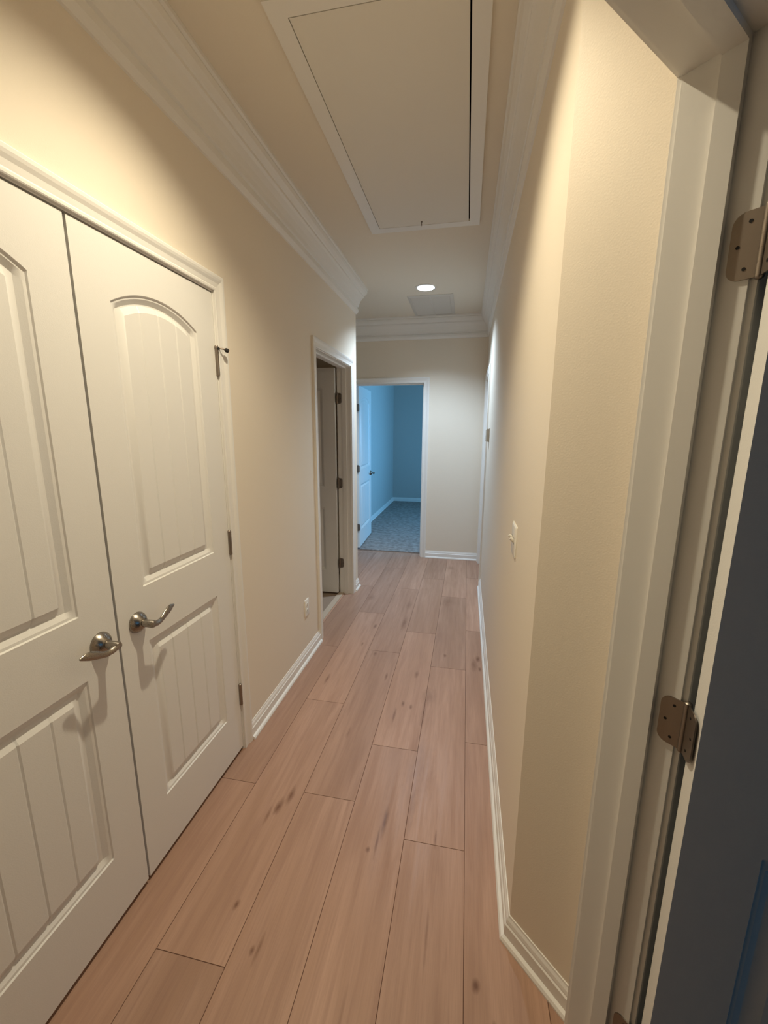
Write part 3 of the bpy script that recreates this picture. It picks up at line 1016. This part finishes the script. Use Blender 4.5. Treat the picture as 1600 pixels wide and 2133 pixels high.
# ------------------------------------------------------------------ switch, outlet, thermostat
def plate(mb, fr, uc, zc_, hw, hh, t=0.006):
    def ring(h, ins):
        r = 0.006; pts = []
        for sx, sy, a0 in ((1, -1, -90), (1, 1, 0), (-1, 1, 90), (-1, -1, 180)):
            for k in range(5):
                a = math.radians(a0 + k * 22.5)
                pts.append((sx * (hw - ins - r) + r * math.cos(a), sy * (hh - ins - r) + r * math.sin(a)))
        return [fr.p(uc + p_[0], h, zc_ + p_[1]) for p_ in pts]
    mb.loft([ring(0, 0), ring(t * 0.4, 0), ring(t, 0.005)])


lx, lz = 1.520, 1.128
sw = tag(empty('light_switch', (XR, lx, lz)), 'white double toggle light switch plate on the long beige wall', 'light switch')
mb = MB(); plate(mb, F_SIDE, lx, lz, 0.058, 0.0585)
for du in (-0.023, 0.023):
    F_SIDE.box(mb, lx + du - 0.005, lx + du + 0.005, 0.0055, 0.0062, lz - 0.012, lz + 0.012, 1)
mb.build('plate', [MAT['plastic'], MAT['dark']], sw, (XR, lx, lz), 30)
for du, up in ((-0.023, 1), (0.023, 1)):
    tg = MB()
    tg.tube([F_SIDE.p(lx + du, 0.004, lz), F_SIDE.p(lx + du, 0.010, lz + 0.004 * up), F_SIDE.p(lx + du, 0.019, lz + 0.011 * up)], [(0.0045, 0.008), (0.0042, 0.007), (0.0038, 0.005)], 12, side=F_SIDE.u.to_3d())
    tg.build('toggle', MAT['plastic'], sw, F_SIDE.p(lx + du, 0.004, lz), 40)

oy, oz = 2.415, 0.362
ou = tag(empty('wall_outlet', (XL, oy, oz)), 'white electrical outlet low on the wall before the bathroom doorway', 'electrical outlet')
mb = MB(); plate(mb, F_CLO, oy, oz, 0.036, 0.0585); mb.build('plate', MAT['plastic'], ou, (XL, oy, oz), 30)
for dz in (-0.020, 0.020):
    rc = MB()
    pts = []
    for k in range(20):
        a = 2 * math.pi * k / 20
        pts.append((0.0165 * math.cos(a), max(-0.0125, min(0.0125, 0.0165 * math.sin(a)))))
    rc.loft([[F_CLO.p(oy + a_, 0.005, oz + dz + b_) for a_, b_ in pts], [F_CLO.p(oy + a_, 0.0078, oz + dz + b_) for a_, b_ in pts]])
    for du, hh_ in ((-0.006, 0.004), (0.006, 0.0045)):
        F_CLO.box(rc, oy + du - 0.0011, oy + du + 0.0011, 0.0077, 0.0081, oz + dz - hh_ + .002, oz + dz + hh_ + .002, 1)
    rc.lathe(F_CLO.p(oy, 0.0077, oz + dz - 0.0075), (1, 0, 0), [(0, 0.0022), (0.0004, 0.0022)], 10, 1)
    rc.build('receptacle', [MAT['plastic'], MAT['dark']], ou, F_CLO.p(oy, 0.005, oz + dz), 30)

ty, tz = 3.70, 1.482
tm = tag(empty('thermostat', (XR, ty, tz)), 'small beige thermostat box on the wall just before the side door', 'thermostat')
mb = MB()
F_SIDE.box(mb, ty - 0.055, ty + 0.055, 0, 0.006, tz - 0.058, tz + 0.058)
mb.build('back_plate', MAT['thermostat'], tm, (XR, ty, tz))
mb = MB()
for (i0, n0), (i1, n1) in (((0.0, 0.006), (0.0, 0.024)), ((0.0, 0.024), (0.006, 0.030))):
    ra = [F_SIDE.p(ty + sx * (0.050 - i0), n0, tz + sz * (0.053 - i0)) for sx, sz in ((1, 1), (-1, 1), (-1, -1), (1, -1))]
    rb = [F_SIDE.p(ty + sx * (0.050 - i1), n1, tz + sz * (0.053 - i1)) for sx, sz in ((1, 1), (-1, 1), (-1, -1), (1, -1))]
    mb.loft([ra, rb])
mb.build('cover', MAT['thermostat'], tm, (XR, ty, tz))
